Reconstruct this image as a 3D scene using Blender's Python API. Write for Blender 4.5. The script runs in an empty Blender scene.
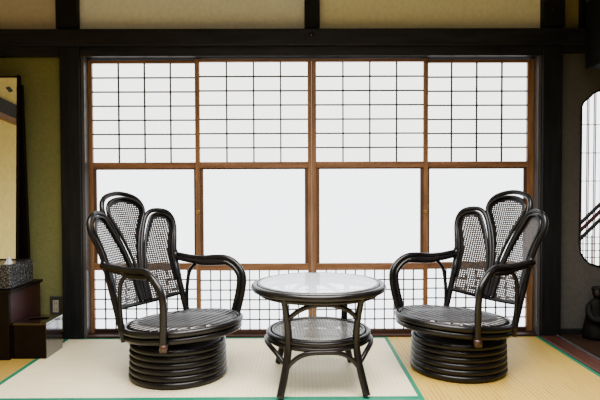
import bpy, bmesh, math, random
from mathutils import Vector, Matrix
random.seed(7)
col = bpy.context.scene.collection
PI = math.pi

# ------------------------------------------------------------------ materials
def nodes(name):
    m = bpy.data.materials.new(name); m.use_nodes = True
    nt = m.node_tree; nt.nodes.clear()
    out = nt.nodes.new('ShaderNodeOutputMaterial')
    return m, nt, out

def mat(name, c1, c2=None, rough=.5, scale=(1, 1, 1), nscale=8, bump=0, coat=0, spec=.5, metal=0, detail=4,
        lo=.35, hi=.65, bdist=.002, rvar=0):
    """principled material, colour driven by a noise between c1 and c2"""
    m, nt, out = nodes(name)
    b = nt.nodes.new('ShaderNodeBsdfPrincipled'); L = nt.links.new
    L(b.outputs[0], out.inputs[0])
    tc = nt.nodes.new('ShaderNodeTexCoord'); mp = nt.nodes.new('ShaderNodeMapping')
    mp.inputs['Scale'].default_value = scale
    L(tc.outputs['Object'], mp.inputs[0])
    n = nt.nodes.new('ShaderNodeTexNoise'); n.inputs['Scale'].default_value = nscale; n.inputs['Detail'].default_value = detail
    L(mp.outputs[0], n.inputs['Vector'])
    cr = nt.nodes.new('ShaderNodeValToRGB')
    cr.color_ramp.elements[0].position = lo; cr.color_ramp.elements[1].position = hi
    cr.color_ramp.elements[0].color = (*c1, 1); cr.color_ramp.elements[1].color = (*(c2 or c1), 1)
    L(n.outputs['Fac'], cr.inputs[0]); L(cr.outputs[0], b.inputs['Base Color'])
    b.inputs['Roughness'].default_value = rough; b.inputs['Metallic'].default_value = metal
    b.inputs['Coat Weight'].default_value = coat; b.inputs['Coat Roughness'].default_value = .12
    b.inputs['Specular IOR Level'].default_value = spec
    if rvar:
        mr = nt.nodes.new('ShaderNodeMapRange')
        mr.inputs['To Min'].default_value = max(0, rough - rvar); mr.inputs['To Max'].default_value = rough + rvar
        L(n.outputs['Fac'], mr.inputs[0]); L(mr.outputs[0], b.inputs['Roughness'])
    if bump:
        bp = nt.nodes.new('ShaderNodeBump'); bp.inputs['Strength'].default_value = bump; bp.inputs['Distance'].default_value = bdist
        L(n.outputs['Fac'], bp.inputs['Height']); L(bp.outputs[0], b.inputs['Normal'])
    return m

def tatami_mat_material(name, c1, c2, along_x, rough=.55, k=.35):
    """rush weave: fine ribs across the mat, slight streaks"""
    m, nt, out = nodes(name); L = nt.links.new
    b = nt.nodes.new('ShaderNodeBsdfPrincipled'); L(b.outputs[0], out.inputs[0])
    tc = nt.nodes.new('ShaderNodeTexCoord')
    n = nt.nodes.new('ShaderNodeTexNoise'); mp = nt.nodes.new('ShaderNodeMapping')
    mp.inputs['Scale'].default_value = (3, 90, 3) if along_x else (90, 3, 3)
    L(tc.outputs['Object'], mp.inputs[0]); L(mp.outputs[0], n.inputs['Vector']); n.inputs['Scale'].default_value = 2
    n2 = nt.nodes.new('ShaderNodeTexNoise'); n2.inputs['Scale'].default_value = 2.2; L(tc.outputs['Object'], n2.inputs['Vector'])
    w = nt.nodes.new('ShaderNodeTexWave'); w.bands_direction = 'X'
    w.inputs['Scale'].default_value = 16; w.inputs['Distortion'].default_value = .3; L(tc.outputs['Object'], w.inputs['Vector'])
    w2 = nt.nodes.new('ShaderNodeTexWave'); w2.bands_direction = 'Y' if along_x else 'X'
    w2.inputs['Scale'].default_value = 55; w2.inputs['Distortion'].default_value = .5; L(tc.outputs['Object'], w2.inputs['Vector'])
    ad = nt.nodes.new('ShaderNodeMath'); ad.operation = 'MULTIPLY_ADD'; ad.inputs[1].default_value = k
    L(w.outputs['Fac'], ad.inputs[0]); L(n.outputs['Fac'], ad.inputs[2])
    ad2 = nt.nodes.new('ShaderNodeMath'); ad2.operation = 'MULTIPLY_ADD'; ad2.inputs[1].default_value = .5
    L(n2.outputs['Fac'], ad2.inputs[0]); L(ad.outputs[0], ad2.inputs[2])
    cr = nt.nodes.new('ShaderNodeValToRGB'); cr.color_ramp.elements[0].position = .45; cr.color_ramp.elements[1].position = 1.25
    cr.color_ramp.elements[1].position = .65 + k
    cr.color_ramp.elements[0].color = (*c1, 1); cr.color_ramp.elements[1].color = (*c2, 1)
    L(ad2.outputs[0], cr.inputs[0]); L(cr.outputs[0], b.inputs['Base Color'])
    b.inputs['Roughness'].default_value = rough
    bp = nt.nodes.new('ShaderNodeBump'); bp.inputs['Strength'].default_value = .35; bp.inputs['Distance'].default_value = .0015
    mx = nt.nodes.new('ShaderNodeMath'); mx.operation = 'ADD'; L(w.outputs['Fac'], mx.inputs[0]); L(w2.outputs['Fac'], mx.inputs[1])
    L(mx.outputs[0], bp.inputs['Height']); L(bp.outputs[0], b.inputs['Normal'])
    return m

def glow(name, c, strength, c2=None, nscale=3):
    """backlit translucent pane: daylight coming through paper or frosted glass, plus a soft gloss"""
    m, nt, out = nodes(name); L = nt.links.new
    e = nt.nodes.new('ShaderNodeEmission'); e.inputs['Strength'].default_value = strength
    tc = nt.nodes.new('ShaderNodeTexCoord'); n = nt.nodes.new('ShaderNodeTexNoise'); n.inputs['Scale'].default_value = nscale
    n.inputs['Detail'].default_value = 3
    L(tc.outputs['Object'], n.inputs['Vector'])
    cr = nt.nodes.new('ShaderNodeValToRGB'); cr.color_ramp.elements[0].position = .3; cr.color_ramp.elements[1].position = .7
    cr.color_ramp.elements[0].color = (*c, 1); cr.color_ramp.elements[1].color = (*(c2 or c), 1)
    L(n.outputs['Fac'], cr.inputs[0]); L(cr.outputs[0], e.inputs[0]); L(e.outputs[0], out.inputs[0])
    return m

WIN = 2.7
M = {}
M['post'] = mat('black stained timber', (.010, .0112, .0135), (.017, .0185, .021), .5, (1, 1, .12), 30, .15, rvar=.08, spec=.25)
M['beam'] = mat('black stained beam', (.013, .0145, .018), (.024, .026, .031), .42, (.12, 1, 1), 30, .15, rvar=.1, spec=.3)
M['groove'] = mat('dark groove', (.004, .004, .004), (.006, .005, .005), .8)
M['edge'] = mat('grey timber edge with painted highlight', (.07, .065, .065), (.11, .10, .10), .35, (1, 1, .1), 30)  # lighter grey stands in for light caught on timber edges
M['shoji'] = mat('orange brown cedar', (.165, .086, .040), (.265, .145, .075), .4, (1, 1, .1), 40, .1)
M['shoji_rail'] = mat('brown cedar rail', (.165, .084, .045), (.25, .135, .078), .4, (.1, 1, 1), 40, .1)
M['shoji_dark'] = mat('dark brown cedar', (.035, .016, .012), (.06, .028, .02), .5, (.1, 1, 1), 40)  # dark brown wood of the bottom rails and sill
M['inner'] = mat('grey brown inner frame', (.07, .035, .022), (.11, .06, .04), .5, (1, 1, .1), 40)
M['kumiko'] = mat('dark lattice wood', (.022, .021, .021), (.035, .032, .031), .6)
M['paper'] = glow('backlit shoji paper', (.90, .905, .87), WIN * .93, (.95, .95, .92), 5)
M['pane'] = glow('bright frosted glass', (.93, .965, 1.0), WIN * 1.0, (.97, .985, 1.0), 2)
M['pane_low'] = glow('bright glass behind lattice', (.92, .95, 1.0), WIN * 1.0, (.97, .98, 1.0), 3)
M['green'] = mat('olive green plaster', (.165, .170, .070), (.19, .195, .082), .9, nscale=60, bump=.3)
M['cream'] = mat('beige plaster', (.66, .70, .67), (.72, .76, .73), .9, nscale=40, bump=.2)
M['cream_y'] = mat('yellow beige plaster', (.66, .67, .52), (.72, .73, .57), .9, nscale=40, bump=.2)
M['cream_b'] = mat('brown beige plaster', (.46, .43, .36), (.50, .47, .40), .9, nscale=40, bump=.2)
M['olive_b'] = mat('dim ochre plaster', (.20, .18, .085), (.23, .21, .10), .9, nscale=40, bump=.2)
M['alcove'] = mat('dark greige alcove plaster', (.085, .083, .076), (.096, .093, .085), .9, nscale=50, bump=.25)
M['rear'] = mat('grey beige plaster', (.26, .25, .23), (.29, .28, .26), .9, nscale=30, bump=.2)
M['yellow'] = mat('pale yellow plaster', (.70, .62, .30), (.76, .68, .35), .9, nscale=30, bump=.2)
M['ceiling'] = mat('ceiling boards', (.20, .14, .08), (.28, .20, .12), .6, (.1, 2, 1), 12)
M['underfloor'] = mat('subfloor boards', (.30, .24, .13), (.36, .29, .17), .7, (1, .1, 1), 12)
M['tat_sheen'] = tatami_mat_material('tatami rush with painted pale sheen', (.54, .475, .315), (.68, .605, .425), True)  # paleness is the weave's sheen, painted into the base colour
M['tat_gold'] = tatami_mat_material('golden tatami rush', (.19, .122, .024), (.48, .33, .085), False, .5, .95)
M['tat_ochre'] = tatami_mat_material('aged ochre tatami rush', (.26, .17, .04), (.38, .26, .07), False)  # separate ochre tone for the left mat
M['tat_gold_x'] = tatami_mat_material('golden tatami rush crosswise', (.44, .32, .13), (.62, .46, .21), True, .5)
M['green_cloth'] = mat('green tatami border cloth', (.006, .14, .080), (.009, .18, .105), .6, nscale=200, bump=.2)
M['rattan'] = mat('black brown lacquered rattan', (.0065, .0065, .0072), (.0125, .0110, .0115), .30, (1, 1, 1), 16, .05, coat=.10, spec=.32, rvar=.06)
M['rattan_warm'] = mat('worn brown rattan wrapping', (.025, .012, .009), (.065, .025, .013), .42, (1, 1, 1), 30, .3, coat=.3)
M['slat'] = mat('black rattan slat', (.012, .010, .010), (.030, .030, .032), .31, (1, 1, 1), 16, 0, coat=.0, spec=.8)
M['cane'] = mat('dark woven cane', (.035, .029, .026), (.06, .05, .045), .42, nscale=60, coat=.3)
M['cane_sheen'] = mat('woven cane shelf with painted sheen', (.22, .21, .20), (.32, .31, .29), .35, nscale=60, coat=.3)  # cane lightened to grey to imitate specular light on the shelf
M['redlacq'] = mat('dark red brown lacquer', (.030, .008, .007), (.045, .012, .010), .32, nscale=160, bump=.5, coat=.3, bdist=.003)
M['redpanel'] = mat('deep red lacquer drawer front', (.075, .007, .006), (.10, .010, .008), .35, nscale=20)
M['blacklacq'] = mat('black brown lacquer', (.008, .005, .004), (.012, .007, .005), .38, nscale=20, spec=.18)
M['boxglossy'] = mat('glossy dark brown box', (.010, .006, .005), (.012, .007, .006), .12, nscale=90, bump=.12, coat=1, spec=.9)
M['emboss'] = mat('embossed black leather with painted glints', (.010, .010, .012), (.11, .11, .12), .25, nscale=110, bump=1, bdist=.009, detail=2, lo=.48, hi=.62, coat=.3)  # grey speckle in the colour imitates highlights on the embossing
M['tissue'] = mat('white tissue paper', (.75, .72, .76), (.85, .82, .85), .8)
M['outlet'] = mat('cream outlet plastic', (.33, .30, .24), (.36, .33, .26), .4)
M['outlet_rim'] = mat('grey metal outlet frame', (.05, .048, .04), (.06, .058, .05), .4)
M['bronze'] = mat('blackened bronze', (.006, .006, .0055), (.010, .009, .008), .7, nscale=20, spec=.25)
M['bronze_face'] = mat('dull bronze face', (.020, .015, .012), (.028, .02, .015), .7)
M['threshold'] = mat('red brown threshold', (.060, .024, .018), (.10, .04, .028), .35, (1, .1, 1), 30)
M['boards'] = mat('dark alcove boards', (.030, .018, .013), (.055, .03, .02), .3, (1, .12, 1), 25)
M['nail'] = mat('iron nail cover', (.05, .05, .055), (.08, .08, .085), .35, metal=.8)
M['lat_pink'] = mat('pinkish backlit lattice', (.17, .085, .06), (.26, .14, .10), .6)
M['bar_red'] = mat('dark red bar', (.06, .008, .010), (.09, .012, .014), .5)
M['brass'] = mat('brass', (.5, .33, .12), (.6, .4, .15), .3, metal=1)
M['door'] = mat('fusuma paper', (.55, .5, .4), (.6, .55, .45), .8)

def mirror_mat():
    m, nt, out = nodes('mirror glass'); g = nt.nodes.new('ShaderNodeBsdfGlossy')
    g.inputs['Color'].default_value = (.86, .87, .82, 1); g.inputs['Roughness'].default_value = .01
    nt.links.new(g.outputs[0], out.inputs[0]); return m
M['mirror'] = mirror_mat()
def glass_mat():
    m, nt, out = nodes('table glass with painted haze'); L = nt.links.new
    t = nt.nodes.new('ShaderNodeBsdfTransparent'); t.inputs[0].default_value = (.85, .9, .92, 1)
    g = nt.nodes.new('ShaderNodeBsdfGlossy'); g.inputs['Roughness'].default_value = .015
    f = nt.nodes.new('ShaderNodeFresnel'); f.inputs[0].default_value = 1.6
    x = nt.nodes.new('ShaderNodeMixShader'); L(f.outputs[0], x.inputs[0]); L(t.outputs[0], x.inputs[1]); L(g.outputs[0], x.inputs[2])
    d = nt.nodes.new('ShaderNodeBsdfDiffuse'); d.inputs[0].default_value = (.75, .80, .88, 1)  # pale diffuse mixed in to whiten the top like a bright reflection
    y = nt.nodes.new('ShaderNodeMixShader'); y.inputs[0].default_value = .42; L(x.outputs[0], y.inputs[1]); L(d.outputs[0], y.inputs[2])
    L(y.outputs[0], out.inputs[0]); return m
M['glass'] = glass_mat()

# ------------------------------------------------------------------ mesh helpers
def tag(o, label=None, cat=None, group=None, kind=None):
    if label: o['label'] = label
    if cat: o['category'] = cat
    if group: o['group'] = group
    if kind: o['kind'] = kind
    return o

def obj(name, bm, m, parent=None, smooth=False, bevel=0):
    me = bpy.data.meshes.new(name)
    bmesh.ops.recalc_face_normals(bm, faces=bm.faces)
    bm.to_mesh(me); bm.free()
    o = bpy.data.objects.new(name, me); col.objects.link(o)
    me.materials.append(M[m] if isinstance(m, str) else m)
    if smooth:
        for p in me.polygons: p.use_smooth = True
    if bevel:
        b = o.modifiers.new('bevel', 'BEVEL'); b.width = bevel; b.segments = 2; b.limit_method = 'ANGLE'
    if parent: o.parent = parent
    return o

def empty(name, loc=(0, 0, 0), rz=0):
    o = bpy.data.objects.new(name, None); col.objects.link(o); o.location = loc; o.rotation_euler = (0, 0, rz)
    o.empty_display_size = .1
    return o

def box(bm, x0, x1, y0, y1, z0, z1):
    v = [bm.verts.new((x, y, z)) for x in (x0, x1) for y in (y0, y1) for z in (z0, z1)]
    for f in ((0, 1, 3, 2), (4, 6, 7, 5), (0, 4, 5, 1), (2, 3, 7, 6), (0, 2, 6, 4), (1, 5, 7, 3)):
        bm.faces.new([v[i] for i in f])
    return bm

def B(*a): return box(bmesh.new(), *a)

def crom(pts, n=6, closed=False):
    """Catmull-Rom through points"""
    P = [Vector(p) for p in pts]; out = []
    N = len(P)
    rng = range(N) if closed else range(N - 1)
    for i in rng:
        if closed: a, b, c, d = P[(i - 1) % N], P[i], P[(i + 1) % N], P[(i + 2) % N]
        else: a, b, c, d = P[max(i - 1, 0)], P[i], P[i + 1], P[min(i + 2, N - 1)]
        for k in range(n):
            t = k / n
            out.append(.5 * ((2 * b) + (c - a) * t + (2 * a - 5 * b + 4 * c - d) * t * t + (3 * b - a - 3 * c + d) * t ** 3))
    if not closed: out.append(P[-1].copy())
    return out

def tube(bm, pts, r, seg=10, closed=False, cap=True, flat=1.0, up=None):
    """round bar swept along pts; r number or list; flat squashes along the second frame axis"""
    P = [Vector(p) for p in pts]; N = len(P)
    R = r if isinstance(r, (list, tuple)) else [r] * N
    tang = []
    for i in range(N):
        a = P[(i - 1) % N] if (closed or i > 0) else P[i]
        b = P[(i + 1) % N] if (closed or i < N - 1) else P[i]
        tang.append((b - a).normalized())
    u = Vector(up) if up else (Vector((0, 0, 1)) if abs(tang[0].z) < .9 else Vector((1, 0, 0)))
    rings = []
    for i in range(N):
        t = tang[i]
        if up: u = Vector(up)
        u = (u - t * u.dot(t)).normalized(); w = t.cross(u)
        rings.append([bm.verts.new(P[i] + R[i] * (math.cos(2 * PI * k / seg) * w + flat * math.sin(2 * PI * k / seg) * u)) for k in range(seg)])
    for i in range(N if closed else N - 1):
        A, Bq = rings[i], rings[(i + 1) % N]
        for k in range(seg):
            bm.faces.new((A[k], A[(k + 1) % seg], Bq[(k + 1) % seg], Bq[k]))
    if cap and not closed:
        bm.faces.new(rings[0]); bm.faces.new(rings[-1])
    return bm

def T(pts, r, **k): return tube(bmesh.new(), pts, r, **k)

def circle(R, z=0, n=64, cx=0, cy=0):
    return [(cx + R * math.cos(2 * PI * i / n), cy + R * math.sin(2 * PI * i / n), z) for i in range(n)]

def lathe(bm, prof, n=48):
    rows = []
    for r, z in prof:
        rows.append([bm.verts.new((r * math.cos(2 * PI * i / n), r * math.sin(2 * PI * i / n), z)) for i in range(n)] if r > 1e-6
                    else [bm.verts.new((0, 0, z))])
    for a, b in zip(rows, rows[1:]):
        for i in range(n):
            j = (i + 1) % n
            if len(a) == 1: bm.faces.new((a[0], b[i], b[j]))
            elif len(b) == 1: bm.faces.new((a[i], a[j], b[0]))
            else: bm.faces.new((a[i], a[j], b[j], b[i]))
    return bm

def inside_spans(poly, c, axis):
    """spans of the polygon along the line where coordinate `axis` == c"""
    xs = []
    n = len(poly); o = 1 - axis
    for i in range(n):
        p, q = poly[i], poly[(i + 1) % n]
        if (p[axis] <= c) != (q[axis] <= c):
            t = (c - p[axis]) / (q[axis] - p[axis]); xs.append(p[o] + t * (q[o] - p[o]))
    xs.sort()
    return list(zip(xs[::2], xs[1::2]))

def weave(bm, poly, pitch, wid, fn, step=.03, pitch2=None, wid2=None):
    """woven cane: strips both ways clipped to poly (2-D), mapped to 3-D by fn(a, b, lift)"""
    mins = [min(p[i] for p in poly) for i in (0, 1)]; maxs = [max(p[i] for p in poly) for i in (0, 1)]
    for axis in (0, 1):
        pt = pitch if axis == 0 else (pitch2 or pitch); wd = wid if axis == 0 else (wid2 or wid)
        k = math.ceil(mins[axis] / pt)
        while k * pt < maxs[axis]:
            c = k * pt
            for s0, s1 in inside_spans(poly, c, axis):
                n = max(1, int((s1 - s0) / step)); prev = None
                lift = .0008 if axis else -.0008
                for i in range(n + 1):
                    s = s0 + (s1 - s0) * i / n
                    a = [(c - wd / 2, s), (c + wd / 2, s)] if axis == 0 else [(s, c - wd / 2), (s, c + wd / 2)]
                    cur = [bm.verts.new(fn(p[0], p[1], lift)) for p in a]
                    if prev: bm.faces.new((prev[0], prev[1], cur[1], cur[0]))
                    prev = cur
            k += 1
    return bm

def prism(bm, poly, y0, y1):
    """extrude an x-z polygon along y"""
    a = [bm.verts.new((p[0], y0, p[1])) for p in poly]; b = [bm.verts.new((p[0], y1, p[1])) for p in poly]
    bm.faces.new(a); bm.faces.new(b)
    n = len(poly)
    for i in range(n): bm.faces.new((a[i], a[(i + 1) % n], b[(i + 1) % n], b[i]))
    return bm

# ------------------------------------------------------------------ camera
H, D, F = .91, 3.32, 551.0
cd = bpy.data.cameras.new('camera'); cam = bpy.data.objects.new('camera', cd); col.objects.link(cam)
cd.sensor_width = 36; cd.lens = F / 600 * 36; cd.clip_start = .05
cam.location = (0, -D, H)
cam.rotation_mode = 'XYZ'
Rm = Matrix.Rotation(math.radians(-.3), 4, 'Z') @ Matrix.Rotation(math.radians(90 - 1.46), 4, 'X') @ Matrix.Rotation(math.radians(-.2), 4, 'Z')
cam.rotation_euler = Rm.to_euler('XYZ')
bpy.context.scene.camera = cam

def S(name, bm, m, label, cat, **k):
    o = obj(name, bm, m, **k); tag(o, label, cat, kind='structure'); return o

# ------------------------------------------------------------------ room shell
XL, XR, YB, ZC = -2.55, 3.05, -5.4, 2.45
S('floor', B(XL - .1, XR + .1, YB - .1, .6, -.12, -.055), 'underfloor', 'boarded floor under the tatami mats', 'floor')
S('ceiling', B(XL - .1, XR + .1, YB - .1, .6, ZC, ZC + .08), 'ceiling', 'brown boarded ceiling above the room', 'ceiling')
PY0, PY1 = .012, .10                       # plaster depth
def px(x): return (x - 297) / 166.0
def pz(y, Y=0): return H + (186 - y) / 166.0 * (D + Y) / D
PL0, PL1 = px(64.5), px(84)             # left post
PR0, PR1 = px(539.5), px(559)           # right post
S('wall_left', B(XL - .1, XL, YB, .1, -.05, ZC), 'yellow', 'pale yellow plaster side wall on the left', 'wall')
S('wall_right', B(XR, XR + .1, YB, .1, -.05, ZC), 'rear', 'beige plaster side wall on the right', 'wall')
S('wall_rear', B(XL, XR, YB - .1, YB, -.05, ZC), 'rear', 'pale plaster wall behind the viewer', 'wall')
bmg = B(XL, PL0, PY0, PY1, -.05, pz(52))
S('wall_back', bmg, 'green', 'olive green plaster wall left of the black post', 'wall')
# upper plaster panels
for x0, x1, m, lb in ((XL, PL0, 'cream_b', 'brownish beige plaster above the lintel, far left'),
                      (px(81), px(305), 'cream', 'grey beige plaster panel above the left pair of screens'),
                      (px(320), px(541), 'cream_y', 'yellowish beige plaster panel above the right pair of screens'),
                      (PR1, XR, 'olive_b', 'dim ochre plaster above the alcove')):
    S('wall_upper', B(x0, x1, PY0 + .01, PY1, pz(33), ZC), m, lb, 'wall')

# posts, beams (each timber one object)
def trim(n, bm, m, lb, **k): return S('trim_%d' % n, bm, m, lb, 'trim', **k)
trim(1, B(PL0, PL1, -.045, .11, -.05, pz(46)), 'post', 'black square post left of the paper screens', bevel=.004)
trim(2, B(PR0, PR1, -.045, .11, -.05, pz(46)), 'post', 'black square post right of the paper screens', bevel=.004)
trim(3, B(XL, px(600) + .1, -.06, .11, pz(46.2, -.06), pz(29.6, -.06)), 'beam', 'thick black horizontal lintel beam across the room', bevel=.004)
trim(4, B(PL1, PR0, -.035, .11, pz(58.0), pz(46.2, -.035)), 'beam', 'black grooved head rail right above the screens', bevel=.002)
trim(5, B(px(60.5), px(81), -.03, .11, pz(30), ZC), 'post', 'short black post above the lintel, left', bevel=.003)
trim(6, B(px(305), px(320), -.02, .11, pz(30), ZC), 'post', 'short black post above the lintel, middle', bevel=.003)
trim(7, B(px(541), px(562), -.03, .11, pz(30), ZC), 'post', 'short black post above the lintel, right', bevel=.003)
trim(8, B(px(579.5), px(584), -.01, .06, pz(30), ZC), 'post', 'narrow black strip above the lintel, far right', bevel=.002)
trim(9, B(XL, PL0, -.035, .05, pz(57.5), pz(46.2, -.035)), 'beam', 'black strip under the lintel above the green wall')
trim(10, B(PR1, XR, -.035, .05, pz(54.5), pz(46.2, -.035)), 'beam', 'black strip under the lintel above the alcove wall')
trim(11, B(PL1, PL1 + .018, -.02, .10, .0, pz(58)), 'edge', 'grey edge strip with painted highlight beside the left post')
trim(12, B(PR0 - .016, PR0, -.02, .10, .0, pz(58)), 'edge', 'grey edge strip with painted highlight beside the right post')
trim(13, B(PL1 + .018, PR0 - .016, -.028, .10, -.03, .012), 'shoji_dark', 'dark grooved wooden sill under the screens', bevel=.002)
# beam running towards the viewer on the right
trim(14, B(1.70, 1.92, -3.6, -.06, pz(73), pz(8)), 'beam', 'heavy black beam running forward at the upper right', bevel=.006)
trim(15, B(1.76, 1.84, -3.6, -.01, pz(8), ZC), 'olive_b', 'ochre plaster above the forward black beam')
# alcove threshold and boards
trim(16, B(1.452, 1.545, -3.7, -.05, -.05, .010), 'threshold', 'red brown wooden threshold along the edge of the alcove', bevel=.003)
trim(17, B(1.545, 1.556, -3.7, -.05, -.05, .016), 'edge', 'pale painted highlight strip along the alcove threshold')  # strip coloured pale for the highlight along the plank edge
trim(18, B(1.556, XR, -3.7, .02, -.05, .006), 'boards', 'dark polished boards of the alcove floor')
trim(19, B(PR1, XR, -.02, .03, .006, .035), 'groove', 'thin black skirting at the foot of the alcove wall')
trim(20, B(XL, PL0, -.02, .03, .0, .03), 'groove', 'thin black skirting at the foot of the green wall')
# left side wall timbers (seen in the mirror)
trim(21, B(XL, XL + .05, YB, -.02, 1.68, 1.80), 'beam', 'black rail along the yellow side wall')
trim(22, B(XL, XL + .045, YB, -.02, 1.635, 1.68), 'shoji_rail', 'strip under the black side rail, painted orange brown as its lit edge')  # orange brown colour stands in for the rail's lit lower edge
# nail covers
def lathe_nail(): return lathe(bmesh.new(), [(.0, .012), (.006, .011), (.011, .007), (.014, 0), (.0, 0)], 20)
n1 = obj('nail_cover', lathe_nail(), 'nail', smooth=True); n1.rotation_euler = (PI / 2, 0, 0); n1.location = (px(311.5), -.06, pz(38.5))
n1.parent = bpy.data.objects['trim_3']
n3 = obj('nail_cover', lathe_nail(), 'nail', smooth=True); n3.rotation_euler = (PI / 2, 0, 0); n3.location = (px(550), -.03, pz(13)); n3.scale = (.5,) * 3
n3.parent = bpy.data.objects['trim_7']
bm = bmesh.new()
pts = [(0, .026), (.065, 0), (0, -.026), (-.065, 0)]
prism(bm, pts, -.006, 0); n2 = obj('diamond_ornament', bm, 'nail', bevel=.002)
n2.rotation_euler = (0, 0, PI / 2); n2.location = (XL, -1.85, 1.93)
n2.parent = bpy.data.objects['wall_left']

# ------------------------------------------------------------------ shoji screens
ZT, ZM1, ZM0, ZR1, ZR0, ZB1, ZB0 = pz(59.0), pz(161.7), pz(167.8), pz(264), pz(271), pz(331), pz(335.0)
def shoji(n, x0, x1, y, sl, sr, label):
    """x0..x1 overall; sl, sr stile widths; y front face"""
    w = empty('window_%d' % n, ((x0 + x1) / 2, y, ZB0)); ox, oz = (x0 + x1) / 2, ZB0
    tag(w, label, 'paper screen', 'row of four sliding paper screens', 'structure')
    d = .028
    def bb(a, b, c, e, y0=0, y1=d): return B(a - ox, b - ox, y0, y1, c - oz, e - oz)
    obj('stile', bb(x0, x0 + sl, ZB0, ZT), 'shoji', w, bevel=.0015)
    obj('stile', bb(x1 - sr, x1, ZB0, ZT), 'shoji', w, bevel=.0015)
    a, b = x0 + sl, x1 - sr
    obj('top_rail', bb(a, b, ZT - .018, ZT), 'shoji_rail', w)
    obj('middle_rail', bb(a, b, ZM0, ZM1, -.001), 'shoji_rail', w, bevel=.0015)
    obj('middle_rail', bb(a, b, ZR0, ZR1, -.001), 'shoji_rail', w, bevel=.0015)
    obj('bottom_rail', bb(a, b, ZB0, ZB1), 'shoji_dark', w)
    t = .0080
    bm = bmesh.new()                                   # upper lattice 4 x 7
    zt, zb = ZT - .018, ZM1
    for i in range(1, 4):
        x = a + (b - a) * i / 4; box(bm, x - t / 2 - ox, x + t / 2 - ox, .008, .018, zb - oz, zt - oz)
    for j in range(1, 7):
        z = zb + (zt - zb) * j / 7; box(bm, a - ox, b - ox, .009, .0185, z - t / 2 - oz, z + t / 2 - oz)
    obj('upper_lattice', bm, 'kumiko', w)
    obj('paper', bb(a, b, zb, zt, .020, .022), 'paper', w)
    bm = bmesh.new()                                   # inner frame of the glazed part
    g = .019
    box(bm, a - ox, a + g - ox, .006, .024, ZR1 - oz, ZM0 - oz); box(bm, b - g - ox, b - ox, .006, .024, ZR1 - oz, ZM0 - oz)
    box(bm, a + g - ox, b - g - ox, .006, .024, ZM0 - .008 - oz, ZM0 - oz)
    obj('inner_frame', bm, 'inner', w)
    obj('glass_pane', bb(a + g, b - g, ZR1, ZM0 - .008, .016, .020), 'pane', w)
    bm = bmesh.new(); N = max(6, round((b - a) / .0605)); t = .0066
    for i in range(1, N):
        x = a + (b - a) * i / N; box(bm, x - t / 2 - ox, x + t / 2 - ox, .008, .016, ZB1 - oz, ZR0 - oz)
    for j in range(1, 6):
        z = ZB1 + (ZR0 - ZB1) * j / 6; box(bm, a - ox, b - ox, .009, .0165, z - t / 2 - oz, z + t / 2 - oz)
    obj('lower_lattice', bm, 'kumiko', w)
    obj('lower_pane', bb(a, b, ZB1, ZR0, .020, .022), 'pane_low', w)
    return w
fx = .018
w1 = shoji(1, px(85), px(200.5), .045, .034, .03, 'leftmost paper and glass sliding screen, behind the left chair')
w2 = shoji(2, px(195.2), px(311.6), .012, .0265, .0225, 'second sliding screen from the left, beside the middle joint')
w3 = shoji(3, px(312.0), px(428.6), .012, .0265, .0265, 'third sliding screen from the left, right of the middle joint')
w4 = shoji(4, px(423.5), px(537.3), .045, .03, .040, 'rightmost paper and glass sliding screen, behind the right chair')
# small brown finger-pulls on the middle stiles
for xx, yy in ((px(197.5), .012), (px(426), .012)):
    pl = obj('finger_pull', lathe(bmesh.new(), [(.0, .001), (.006, .001), (.009, .003), (.011, .001), (.011, -.002), (0, -.002)], 20), 'brass', w2 if xx < 0 else w3, smooth=True)
    p = w2 if xx < 0 else w3
    pl.location = (xx - p.location.x, -.002, pz(212) - ZB0); pl.rotation_euler = (PI / 2, 0, 0)

# ------------------------------------------------------------------ alcove wall with the cusped window
KX0, KXC = px(582), 2.16
half = [(0, 1.56), (.06, 1.53), (.14, 1.50), (.22, 1.485), (.30, 1.480), (.341, 1.476), (.371, 1.462), (.386, 1.446), (.405, 1.430), (.428, 1.410), (.441, 1.380), (.443, 1.34),
        (.443, 1.0), (.447, .62), (.447, .55), (.44, .50), (.42, .465), (.385, .432), (.33, .415), (.2, .41), (0, .41)]
right = [(KXC + a, z) for a, z in half]
left = [(KXC - a, z) for a, z in reversed(half)][1:-1]
outl = right + left
bm = bmesh.new()
# wall as a ring of quads between the opening and a rectangle
rx0, rx1, rz0, rz1 = PR1, XR, .0, pz(50)
def torect(p):
    dx, dz = p[0] - KXC, p[1] - .98
    s = []
    if dx > 1e-9: s.append((rx1 - KXC) / dx)
    if dx < -1e-9: s.append((rx0 - KXC) / dx)
    if dz > 1e-9: s.append((rz1 - .98) / dz)
    if dz < -1e-9: s.append((rz0 - .98) / dz)
    k = min(s); return (KXC + dx * k, .98 + dz * k)
cor = [(rx0, rz0), (rx1, rz0), (rx1, rz1), (rx0, rz1)]
for yy in (PY0, PY0 + .05):
    inn = [bm.verts.new((p[0], yy, p[1])) for p in outl]
    rr = [torect(p) for p in outl]; oo = [bm.verts.new((p[0], yy, p[1])) for p in rr]
    n = len(outl)
    for i in range(n):
        j = (i + 1) % n
        bm.faces.new((inn[i], inn[j], oo[j], oo[i]))
        a, b = rr[i], rr[j]
        if abs(a[0] - b[0]) > 1e-6 and abs(a[1] - b[1]) > 1e-6:
            c = min(cor, key=lambda q: abs(q[0] - a[0]) + abs(q[1] - a[1]) + abs(q[0] - b[0]) + abs(q[1] - b[1]))
            cv = bm.verts.new((c[0], yy, c[1])); bm.faces.new((oo[i], oo[j], cv))
    if yy == PY0: first = inn
n = len(first)
for i in range(n): bm.faces.new((first[i], first[(i + 1) % n], inn[(i + 1) % n], inn[i]))
S('wall_alcove', bm, 'alcove', 'dark greige alcove wall pierced by the cusped window', 'wall')
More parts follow.
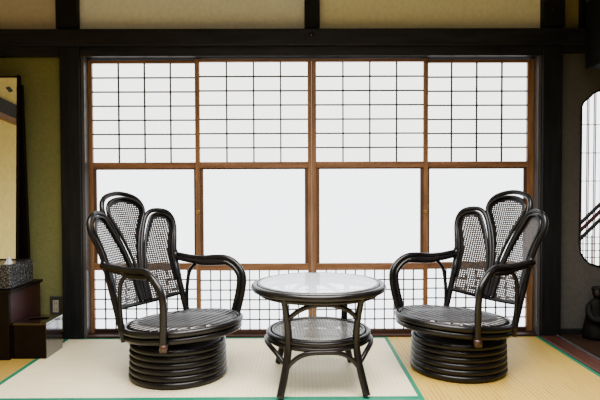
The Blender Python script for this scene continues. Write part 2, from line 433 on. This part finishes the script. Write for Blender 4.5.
w5 = empty('window_5', (KXC, .06, .41)); tag(w5, 'cusped temple style window with fine lattice and diagonal bars, far right', 'window', kind='structure')
def loc(bm, o):
    bmesh.ops.translate(bm, verts=bm.verts, vec=(-o.location.x, -o.location.y, -o.location.z)); return bm
obj('window_rim', loc(T([(p[0], PY0 - .002, p[1]) for p in outl], .005, seg=8, closed=True, up=(0, 1, 0)), w5), 'post', w5)
obj('pane', loc(B(KXC - .47, KXC + .47, .130, .134, .38, 1.6), w5), 'pane', w5)
bm = bmesh.new()
x = KX0 + .048
while x < KXC + .44:
    for dx in (-.005, .005): box(bm, x + dx - .0022, x + dx + .0022, .10, .106, .40, 1.58)
    x += .043
obj('vertical_lattice', loc(bm, w5), 'lat_pink', w5)
bm = bmesh.new()
for y in (124, 153, 182, 240, 247, 254, 261):
    z = pz(y); box(bm, KXC - .45, KXC + .45, .098, .104, z - .002, z + .002)
for k in range(16):
    xx = KX0 + .010 + k * .054; box(bm, xx, xx + .003, .097, .103, .40, pz(238))
obj('horizontal_lattice', loc(bm, w5), 'kumiko', w5)
for k, (yy, m) in enumerate(((226, 'kumiko'), (233.5, 'bar_red'), (242, 'kumiko'))):
    z0 = pz(yy) - .035; bm = T([(KX0 - .03, .085, z0 - .029), (KX0 + .60, .085, z0 + .58)], .0115, seg=8)
    obj('diagonal_bar', loc(bm, w5), m, w5)

# ------------------------------------------------------------------ tatami
def tatami(x0, x1, y0, y1, along_x, m, label, sides):
    t = empty('tatami_mat', ((x0 + x1) / 2, (y0 + y1) / 2, -.05)); tag(t, label, 'tatami mat')
    ox, oy = t.location.x, t.location.y; bw = .020
    obj('rush_surface', B(x0 - ox, x1 - ox, y0 - oy, y1 - oy, .0, .05), m, t, bevel=.002)
    e = .0006
    if along_x:
        for a, b in ((y0, y0 + bw), (y1 - bw, y1)): obj('cloth_border', B(x0 - ox, x1 - ox, a - oy, b - oy, .049, .0512), 'green_cloth', t)
    else:
        for a, b in ((x0, x0 + bw), (x1 - bw, x1)): obj('cloth_border', B(a - ox, b - ox, y0 - oy, y1 - oy, .049, .0512), 'green_cloth', t)
    return t
XA, XB = -1.368, .520
yb = -.030
tatami(XA, XB, -.985, yb, True, 'tat_sheen', 'tatami mat with painted pale sheen and green borders under the glass table', 0)
tatami(XB, 1.450, -1.90, yb, False, 'tat_gold', 'golden tatami mat with green borders under the right chair', 0)
tatami(XA - .955, XA, -1.90, yb, False, 'tat_ochre', 'ochre tatami mat under the dark cabinet at the left', 0)
tatami(XA, XB, -1.92, -.987, True, 'tat_sheen', 'tatami mat with painted pale sheen in front of the one under the glass table', 0)
for x0, x1, lb in ((XA - .955, XB, 'left'), (XB, 1.45, 'right')):
    S('floor', B(x0, x1, YB, -1.912, -.055, 0), 'tat_gold_x', 'tatami covered floor at the near %s' % lb, 'floor')

# ------------------------------------------------------------------ rattan swivel chair
def bx_(y, z):
    return -.144 - .335 * (z - .25) - .04 * max(-.6, 1 - (y / .2) ** 2)
def bp_(y, z, off=0.0): return Vector((bx_(y, z) + off, y, z - off * .3))
side2 = [(.219, .190), (.221, .27), (.228, .40), (.238, .546), (.258, .63), (.278, .690), (.276, .738), (.246, .770), (.200, .780), (.158, .772),
         (.122, .735), (.086, .66), (.054, .57), (.033, .48), (.024, .40), (.020, .335)]
cent2 = [(.014, .335), (.018, .40), (.027, .48), (.048, .57), (.080, .66), (.115, .735), (.134, .785), (.119, .832), (.074, .860), (0, .872)]
cent2 = cent2 + [(-a, b) for a, b in reversed(cent2[:-1])]
armpath = [(-.235, .245, .540), (-.19, .246, .536), (-.12, .247, .530), (-.047, .252, .529), (.03, .268, .536), (.09, .283, .534), (.14, .293, .509),
           (.178, .295, .468), (.190, .292, .425), (.186, .284, .36), (.176, .274, .30), (.168, .267, .255), (.162, .262, .197)]
def seat_z(x): return .262 + .087 * (x - .01)
tilt = math.atan(.087)

SX = .042
def make_chair():
    root = empty('rattan_chair')
    # base: six stacked hoops
    for k in range(6):
        obj('base_hoop', T(circle(.218 - .001 * k if k < 5 else .212, .0165 +   .0287 * k, 72, cx=.010), .0165, seg=12, closed=True, up=(0, 0, 1)), 'rattan', root, smooth=True)
    # swivel hub
    h1 = obj('swivel_hub', lathe(bmesh.new(), [(0, .03), (.205, .03), (.205, .165), (.10, .168), (.10, .20), (0, .20)], 48), 'blacklacq', root); h1.location.x = .010
    obj('swivel_hoop', T([(p[0] + .02, p[1], p[2] + .087 * p[0]) for p in circle(.165, .190, 64)], .014, seg=10, closed=True, up=(0, 0, 1)), 'rattan', root, smooth=True)
    # seat rim: two hoops, tilted
    def ell(R, z, n=80): return [(SX + R * math.cos(2 * PI * i / n), R * .97 * math.sin(2 * PI * i / n), seat_z(SX + R * math.cos(2 * PI * i / n)) + z) for i in range(n)]
    obj('seat_rim', T(ell(.276, -.012), .0155, seg=12, closed=True, up=(0, 0, 1)), 'rattan', root, smooth=True)
    obj('seat_rim', T(ell(.270, -.043), .0155, seg=12, closed=True, up=(0, 0, 1)), 'rattan', root, smooth=True)
    obj('seat_rim', T(ell(.250, -.004), .008, seg=10, closed=True, up=(0, 0, 1)), 'rattan', root, smooth=True)
    # slats run side to side
    n = 12
    for i in range(n):
        x = SX - .228 + .456 * i / (n - 1); hw = math.sqrt(max(.0, .256 ** 2 - (x - SX) ** 2)) * .97
        z = seat_z(x) - .004
        obj('seat_slat', T([(x, -hw, z), (x, -hw * .5, z - .003), (x, 0, z - .004), (x, hw * .5, z - .003), (x, hw, z)], .0135, seg=14, flat=.9, up=(0, 0, 1)), 'slat', root, smooth=True)
    bm = bmesh.new()
    for y in (-.12, .12): box(bm, -.19, .21, y - .012, y + .012, -.002, .010)
    o = obj('seat_support', bm, 'blacklacq', root); o.location = (0, 0, .240); o.rotation_euler = (0, -tilt, 0)
    # side posts and hoops of the fan back
    for s in (1, -1):
        sp = crom([(bx_(y, z), s * y, z) for y, z in side2], 5)
        obj('back_hoop', T(sp, .0125, seg=10), 'rattan', root, smooth=True)
        cy = s * .135
        # inner hoop, slightly in front and inside
        inn = []
        for y, z in side2[2:]:
            cxn = .150; v = Vector((cxn - y, (.60 - z) * .35)); v.normalize()
            ko = .020 if y > .15 or z > .7 else .015
            yy = y + v.x * ko; zz = z + v.y * ko
            if z < .41 and y < .1: yy, zz = y + .013, z
            inn.append(bp_(yy, zz, .010)); inn[-1].y *= s
        obj('back_hoop', T(crom(inn, 5), .0075, seg=10), 'rattan', root, smooth=True)
        # cane panel
        pts = [Vector((p.y * s, p.z)) for p in inn]
        poly = [(p.x, p.y) for p in crom([(q.x, q.y, 0) for q in pts], 4)]
        poly = [(p[0], p[1]) for p in poly] + [(.05, .333), (.12, .334), (.19, .340), (.214, .36)]
        def fn(a, b, l): v = bp_(a, b, .002 + l); return (v.x, v.y * s, v.z)
        cp = obj('cane_panel', weave(bmesh.new(), poly, .0125, .0080, fn, pitch2=.0105, wid2=.0066), 'cane', root)
        # broad binding band just inside the hoop
        bm = bmesh.new(); prev = None
        cc = crom([(q.x, q.y, 0) for q in pts], 4)
        for i, q in enumerate(cc):
            t = (cc[min(i + 1, len(cc) - 1)] - cc[max(i - 1, 0)]).normalized(); nn = Vector((t.y, -t.x, 0))
            if nn.dot(Vector((.145, .56, 0)) - q) < 0: nn = -nn
            r = q + nn * (.021 if q.x > .15 else .004 + .017 * min(1, max(0, (q.y - .45) / .25)))
            cur = [bm.verts.new(fn(q.x, q.y, .002)), bm.verts.new(fn(r.x, r.y, .003))]
            if prev: bm.faces.new((prev[0], prev[1], cur[1], cur[0]))
            prev = cur
        obj('binding_band', bm, 'rattan', cp)
    cpts = [(bx_(y, z) - .012, y, z) for y, z in cent2]
    obj('back_hoop', T(crom(cpts, 5), .0125, seg=10), 'rattan', root, smooth=True)
    inn = []
    for y, z in cent2:
        if z < .45: yy, zz = y * .55, z
        else:
            v = Vector((0 - y, .70 - z)) if z > .70 else Vector((-y, 0))
            v.normalize() if v.length > 1e-6 else None
            k = min(.020, abs(y) * .55) if z <= .70 else .020
            yy, zz = y + v.x * k, z + v.y * k
        inn.append(bp_(yy, zz, .010))
    obj('back_hoop', T(crom(inn, 5), .0075, seg=10), 'rattan', root, smooth=True)
    cc = crom([(q.y, q.z, 0) for q in inn], 4)
    cp = obj('cane_panel', weave(bmesh.new(), [(p.x, p.y) for p in cc], .0125, .0080, lambda a, b, l: bp_(a, b, .002 + l), pitch2=.0105, wid2=.0066), 'cane', root)
    bm = bmesh.new(); prev = None
    for i, q in enumerate(cc):
        t = (cc[min(i + 1, len(cc) - 1)] - cc[max(i - 1, 0)]).normalized(); nn = Vector((t.y, -t.x, 0))
        if nn.dot(Vector((0, .70, 0)) - q) < 0: nn = -nn
        r = q + nn * min(.022, max(.003, abs(q.x) * .35) if q.y < .7 else .022)
        cur = [bm.verts.new(bp_(q.x, q.y, .004)), bm.verts.new(bp_(r.x, r.y, .005))]
        if prev: bm.faces.new((prev[0], prev[1], cur[1], cur[0]))
        prev = cur
    obj('binding_band', bm, 'rattan', cp)
    # bottom rail of the back
    obj('back_rail', T(crom([bp_(y, .325 + .35 * abs(y) ** 2) for y in (-.222, -.16, -.08, 0, .08, .16, .222)], 4), .010, seg=10), 'rattan', root, smooth=True)
    # arms
    for s in (1, -1):
        ap = [(x, s * y, z) for x, y, z in armpath]
        obj('armrest', T(crom(ap, 5), .0150, seg=12), 'rattan', root, smooth=True)
        second = []
        for i, (x, y, z) in enumerate(armpath):
            p, q = armpath[max(0, i - 1)], armpath[min(len(armpath) - 1, i + 1)]
            t = Vector((q[0] - p[0], 0, q[2] - p[2])).normalized(); nn = Vector((t.z, 0, -t.x))
            k = .019 if i > 3 else .012 + .002 * i
            second.append((x + nn.x * k, s * (y - .013), z + nn.z * k))
        obj('armrest', T(crom(second, 5), .0125, seg=10), 'rattan', root, smooth=True)
        # padded wrapped grip under the arm
        gp = [(-.085, .250, .522), (-.05, .250, .513), (.0, .258, .514), (.06, .272, .518), (.090, .281, .520)]
        obj('arm_grip', T(crom([(x, s * (y - .006), z - .006) for x, y, z in gp], 4), .021, seg=12, flat=.75, up=(0, 0, 1)), 'rattan', root, smooth=True)
        # curved brace from the grip down to the seat
        br = [(-.045, .246, .515), (-.085, .243, .500), (-.122, .238, .460), (-.134, .233, .40), (-.136, .228, .33), (-.130, .224, .255), (-.126, .222, .225)]
        obj('arm_brace', T(crom([(x, s * y, z) for x, y, z in br], 5), .0095, seg=10), 'rattan', root, smooth=True)
        # wrapped joint at the arm foot and the side post
        jp = armpath[-1]
        obj('wrapped_joint', T([(.1620, s * .2620, .195), (.165, s * .264, .228)], .0185, seg=12), 'rattan_warm', root, smooth=True)
        obj('wrapped_joint', T([bp_(.236, .515) * 1, bp_(.240, .56) * 1] if s > 0 else [Vector((v.x, -v.y, v.z)) for v in (bp_(.236, .515), bp_(.240, .56))], .0165, seg=12), 'rattan', root, smooth=True)
        obj('back_post', T([(bx_(.222, z), s * (.223 + .02 * max(0, z - .3)), z) for z in (.190, .25, .35, .45, .54)], .0165, seg=12), 'rattan', root, smooth=True)
    return root

def copy_tree(o, parent=None):
    c = o.copy(); col.objects.link(c); c.parent = parent
    for ch in list(o.children): copy_tree(ch, c)
    return c
chair = make_chair()
chair2 = copy_tree(chair)
tag(chair, 'dark rattan swivel chair with fan-shaped back, left of the round table, facing right', 'chair', 'pair of rattan swivel chairs')
tag(chair2, 'dark rattan swivel chair with fan-shaped back, right of the round table, facing left', 'chair', 'pair of rattan swivel chairs')
chair.location = (-.588, -.650, .0012); chair.rotation_euler = (0, 0, math.radians(-30.1))
chair2.location = (.808, -.590, .0012); chair2.rotation_euler = (0, 0, math.radians(210.1))

# ------------------------------------------------------------------ round rattan table
tb = empty('rattan_table', (.098, -.752, .0020), math.radians(3))
tag(tb, 'low round dark rattan table with glass top and woven cane shelf between the chairs', 'table')
obj('top_rim', T(circle(.298, .441, 80), .016, seg=12, closed=True, up=(0, 0, 1)), 'rattan', tb, smooth=True)
obj('top_rim', T(circle(.276, .449, 80), .010, seg=10, closed=True, up=(0, 0, 1)), 'slat', tb, smooth=True)
obj('top_rim', T(circle(.256, .449, 80), .010, seg=10, closed=True, up=(0, 0, 1)), 'slat', tb, smooth=True)
obj('apron_hoop', T(circle(.270, .417, 80), .012, seg=10, closed=True, up=(0, 0, 1)), 'rattan', tb, smooth=True)
obj('glass_top', lathe(bmesh.new(), [(0, .4590), (.272, .4590)], 80), 'glass', tb)
LA = [math.radians(a) for a in (-90 - 38, -90 + 38, 90 - 38, 90 + 38)]
def pol(r, a, z): return Vector((r * math.cos(a), r * math.sin(a), z))
for a in LA:
    obj('leg', T(crom([pol(.276, a, .43), pol(.256, a, .36), pol(.243, a, .29), pol(.240, a, .235), pol(.246, a, .18), pol(.268, a, .10), pol(.302, a, .0075)], 6),
                 [.0135 + .003 * min(1, i / 20) for i in range(37)], seg=12), 'rattan', tb, smooth=True)
for i in range(4):
    a, b = LA[i], LA[(i + 1) % 4]
    d = (b - a) % (2 * PI)
    # arch under the top between neighbouring legs
    pts = []
    for k in range(13):
        t = k / 12; zz = .325 + (.408 - .325) * (1 - abs(2 * t - 1) ** 2.2); rr = .248 + .016 * (1 - abs(2 * t - 1) ** 2)
        pts.append(pol(rr, a + d * t, zz))
    if i in (0, 2): obj('top_arch', T(pts, .0108, seg=10), 'rattan', tb, smooth=True)
    # arch below the shelf between neighbouring legs
    pts = []
    for k in range(17):
        t = k / 16; u = abs(2 * t - 1); zz = .120 + (.196 - .120) * (1 - u ** 3.2); rr = (.255 - .022 * (1 - u ** 2)) if i in (0, 2) else .250 - .006 * (1 - u)
        pts.append(pol(rr, a + d * t, zz))
    obj('lower_arch', T(pts, .0108, seg=10), 'rattan', tb, smooth=True)
obj('shelf_rim', T(circle(.232, .229, 72), .012, seg=10, closed=True, up=(0, 0, 1)), 'rattan', tb, smooth=True)
obj('shelf_rim', T(circle(.232, .206, 72), .010, seg=10, closed=True, up=(0, 0, 1)), 'rattan', tb, smooth=True)
obj('shelf_rim', T(circle(.212, .236, 72), .007, seg=10, closed=True, up=(0, 0, 1)), 'slat', tb, smooth=True)
poly = [(p[0], p[1]) for p in circle(.212, 0, 64)]
obj('cane_shelf', weave(bmesh.new(), poly, .0135, .0075, lambda a, b, l: (a, b, .236 + l), pitch2=.0135, wid2=.0075), 'cane_sheen', tb)

# ------------------------------------------------------------------ left corner: dresser with mirror
X1 = -1.512
dr = empty('mirror_dresser', (-1.78, -.25, .0012))
tag(dr, 'dark red-brown lacquer dresser with tall tilted mirror, against the green wall', 'dresser')
def rel(bm, o=dr): bmesh.ops.translate(bm, verts=bm.verts, vec=(-o.location.x, -o.location.y, 0)); return bm
obj('cabinet_body', rel(B(-2.08, X1, -.43, -.085, .0, .350)), 'redlacq', dr, bevel=.004)
obj('cabinet_top', rel(B(-2.095, X1 + .012, -.445, -.075, .350, .366)), 'blacklacq', dr, bevel=.003)
for k in range(3):
    dd = obj('drawer', rel(B(-2.05, X1 - .075, -.440, -.425, .03 + k * .105, .125 + k * .105)), 'redpanel', dr, bevel=.003)
    kb = obj('drawer_pull', lathe(bmesh.new(), [(0, .016), (.009, .014), (.010, .008), (.005, .004), (.005, 0)], 16), 'brass', dd, smooth=True)
    kb.location = (-1.79 - dr.location.x, -.440 - dr.location.y, .078 + k * .105); kb.rotation_euler = (PI / 2, 0, 0)
obj('corner_post', rel(B(X1 - .06, X1 + .001, -.444, -.42, .0, .350)), 'blacklacq', dr, bevel=.003)
# uprights, tilting mirror
obj('upright', rel(prism(bmesh.new(), [(-1.63, .366), (-1.565, .366), (-1.592, 1.5), (-1.612, 1.5)], -.105, -.080)), 'blacklacq', dr, bevel=.003)
obj('upright', rel(B(-2.07, -2.036, -.135, -.105, .366, 1.05)), 'blacklacq', dr, bevel=.003)
obj('cross_rail', rel(B(-2.036, -1.612, -.135, -.105, .40, .455)), 'blacklacq', dr, bevel=.003)
mx0, mx1 = -2.03, -1.590
mf = obj('mirror_frame', box(box(box(box(B(mx0, mx0 + .010, -.012, .016, 0, 1.04), mx1 - .010, mx1, -.012, .016, 0, 1.05), mx0, mx1, -.012, .016, -.03, 0), mx0, mx1, -.012, .016, 1.036, 1.043), mx0, mx1, .010, .018, 0, 1.04), 'blacklacq', dr)
mf.location = (-dr.location.x, -.180 - dr.location.y, .50); mf.rotation_euler = (-.045, 0, 0)
bm = B(mx0 + .010, mx1 - .010, -.004, .008, 0, 1.036)
obj('mirror_glass', bm, 'mirror', mf)

# embossed tissue box on the dresser
tbx = empty('tissue_box', (X1 - .085, -.28, .3675)); tag(tbx, 'embossed black tissue box with a white tissue, on the dresser top', 'tissue box')
obj('box_cover', B(-.078, .080, -.137, .122, 0, .130), 'emboss', tbx, bevel=.006)
bm = bmesh.new()
ts = []
for i in range(9):
    t = i / 8
    ts.append((.045 * (t - .5) * 2, .010 * math.sin(t * 9)))
lo = [bm.verts.new((a, b, .130)) for a, b in ts]; mi = [bm.verts.new((a * .55 + .004, b * 1.4, .155)) for a, b in ts]
hi = [bm.verts.new((a * .10 + .002, b * .4, .180 + .003 * math.sin(i * 2))) for i, (a, b) in enumerate(ts)]
for A, C in ((lo, mi), (mi, hi)):
    for i in range(8): bm.faces.new((A[i], A[i + 1], C[i + 1], C[i]))
t_ = obj('tissue', bm, 'tissue', tbx, smooth=True); t_.location = (.050, -.09, 0); t_.rotation_euler = (0, 0, .5)
t_.scale = (.62, 1, .95)

# low lacquer box on the mat
lb = empty('lacquer_box', (-1.414, -.315, .0012)); tag(lb, 'small glossy dark brown slotted box on the mat beside the dresser', 'box')
obj('box_body', B(-.091, .083, -.105, .094, 0, .176), 'blacklacq', lb, bevel=.003)
obj('glossy_side', B(.0831, .0855, -.104, .093, .001, .176), 'boxglossy', lb)
bm = B(-.092, .087, -.107, -.030, .177, .190); box(bm, -.092, .087, .030, .096, .177, .190); box(bm, -.092, -.05, -.030, .030, .177, .190); box(bm, .05, .087, -.030, .030, .177, .190)
obj('box_lid', bm, 'boxglossy', lb, bevel=.002)
# wall outlet
ot = empty('wall_outlet', (px(54.5), PY0, pz(305.5))); tag(ot, 'small cream wall outlet in a dark frame low on the green wall', 'outlet')
obj('outlet_frame', B(-.036, .036, -.010, 0, -.060, .058), 'outlet_rim', ot, bevel=.003)
obj('outlet_plate', B(-.018, .018, -.014, -.010, -.040, .036), 'outlet', ot, bevel=.002)
for z in (-.02, .016):
    for x in (-.006, .006): obj('outlet_slot', B(x - .0012, x + .0012, -.0148, -.0138, z - .005, z + .005), 'groove', ot)

# ------------------------------------------------------------------ alcove figurine on its stand
fg = empty('bronze_figurine', (1.765, -.10, .0065)); tag(fg, 'dark figurine of a robed seated figure in the alcove corner', 'figurine')
bm = bmesh.new()
rows = [(0.0, .075, .062, 0), (.02, .078, .066, 0), (.06, .074, .062, 0), (.10, .064, .052, .004), (.135, .056, .044, .006), (.165, .052, .038, .008), (.195, .048, .034, .008),
        (.215, .040, .028, .006), (.228, .022, .020, .004), (.238, .016, .016, .002), (.246, .020, .021, 0), (.262, .026, .027, 0), (.280, .026, .028, 0), (.296, .018, .020, .002), (.304, .006, .007, .002)]
prev = None
for z, rx, ry, oy in rows:
    cur = [bm.verts.new((rx * math.cos(2 * PI * k / 28) * (1 + .05 * math.sin(5 * 2 * PI * k / 28) * (z < .2)), oy + ry * math.sin(2 * PI * k / 28), z)) for k in range(28)]
    if prev:
        for k in range(28): bm.faces.new((prev[k], prev[(k + 1) % 28], cur[(k + 1) % 28], cur[k]))
    else: bm.faces.new(cur)
    prev = cur
bm.faces.new(prev)
obj('robed_body', bm, 'bronze', fg, smooth=True)
for s in (1, -1):
    obj('sleeve', T(crom([(s * .044, .004, .198), (s * .058, -.018, .160), (s * .046, -.046, .125), (s * .014, -.060, .118)], 5), [.016 + .0006 * i for i in range(16)], seg=12), 'bronze', fg, smooth=True)
bm = bmesh.new(); bmesh.ops.create_uvsphere(bm, u_segments=20, v_segments=12, radius=.022)
bmesh.ops.scale(bm, verts=bm.verts, vec=(.9, .55, 1.1)); o = obj('face', bm, 'bronze_face', fg, smooth=True); o.location = (-.004, -.016, .268)
bm = bmesh.new(); bmesh.ops.create_uvsphere(bm, u_segments=20, v_segments=12, radius=.030)
bmesh.ops.scale(bm, verts=bm.verts, vec=(1.05, 1, .62)); o = obj('hair', bm, 'bronze', fg, smooth=True); o.location = (.002, .006, .290)
st = empty('dark_stand', (1.93, -.12, .0065)); tag(st, 'low black wooden stand beside the figurine in the alcove', 'stand')
obj('stand_top', B(-.085, .12, -.07, .07, .165, .185), 'blacklacq', st, bevel=.004)
for sx in (-.07, .105):
    for sy in (-.055, .055): obj('leg', B(sx - .011, sx + .011, sy - .011, sy + .011, 0, .165), 'blacklacq', st, bevel=.003)
obj('stand_panel', B(-.062, .096, -.045, .045, .06, .15), 'blacklacq', st)

# ------------------------------------------------------------------ lights and world
def area(name, loc_, rot, sx, sy, e, c):
    l = bpy.data.lights.new(name, 'AREA'); l.shape = 'RECTANGLE'; l.size = sx; l.size_y = sy; l.energy = e; l.color = c
    o = bpy.data.objects.new(name, l); col.objects.link(o); o.location = loc_; o.rotation_euler = rot; return o
L1 = area('fill_light', (.1, -1.9, 2.42), (0, 0, 0), 2.4, 1.8, 135, (1, .97, .93)); L1.data.spread = math.radians(120)  # added fill lamp, no visible fixture; lifts floor and interior
area('fill_light', (.2, -4.2, 2.42), (0, 0, 0), 2.4, 1.6, 50, (1, .97, .93))  # second added fill, brightens the room from behind the camera
w = bpy.data.worlds.new('world'); bpy.context.scene.world = w; w.use_nodes = True
w.node_tree.nodes['Background'].inputs[0].default_value = (.8, .9, 1, 1); w.node_tree.nodes['Background'].inputs[1].default_value = .6
sc = bpy.context.scene
sc.view_settings.view_transform = 'AgX'
sc.view_settings.look = 'AgX - Medium High Contrast'
sc.view_settings.exposure = 0
sc.cycles.use_denoising = True
sc.cycles.max_bounces = 8
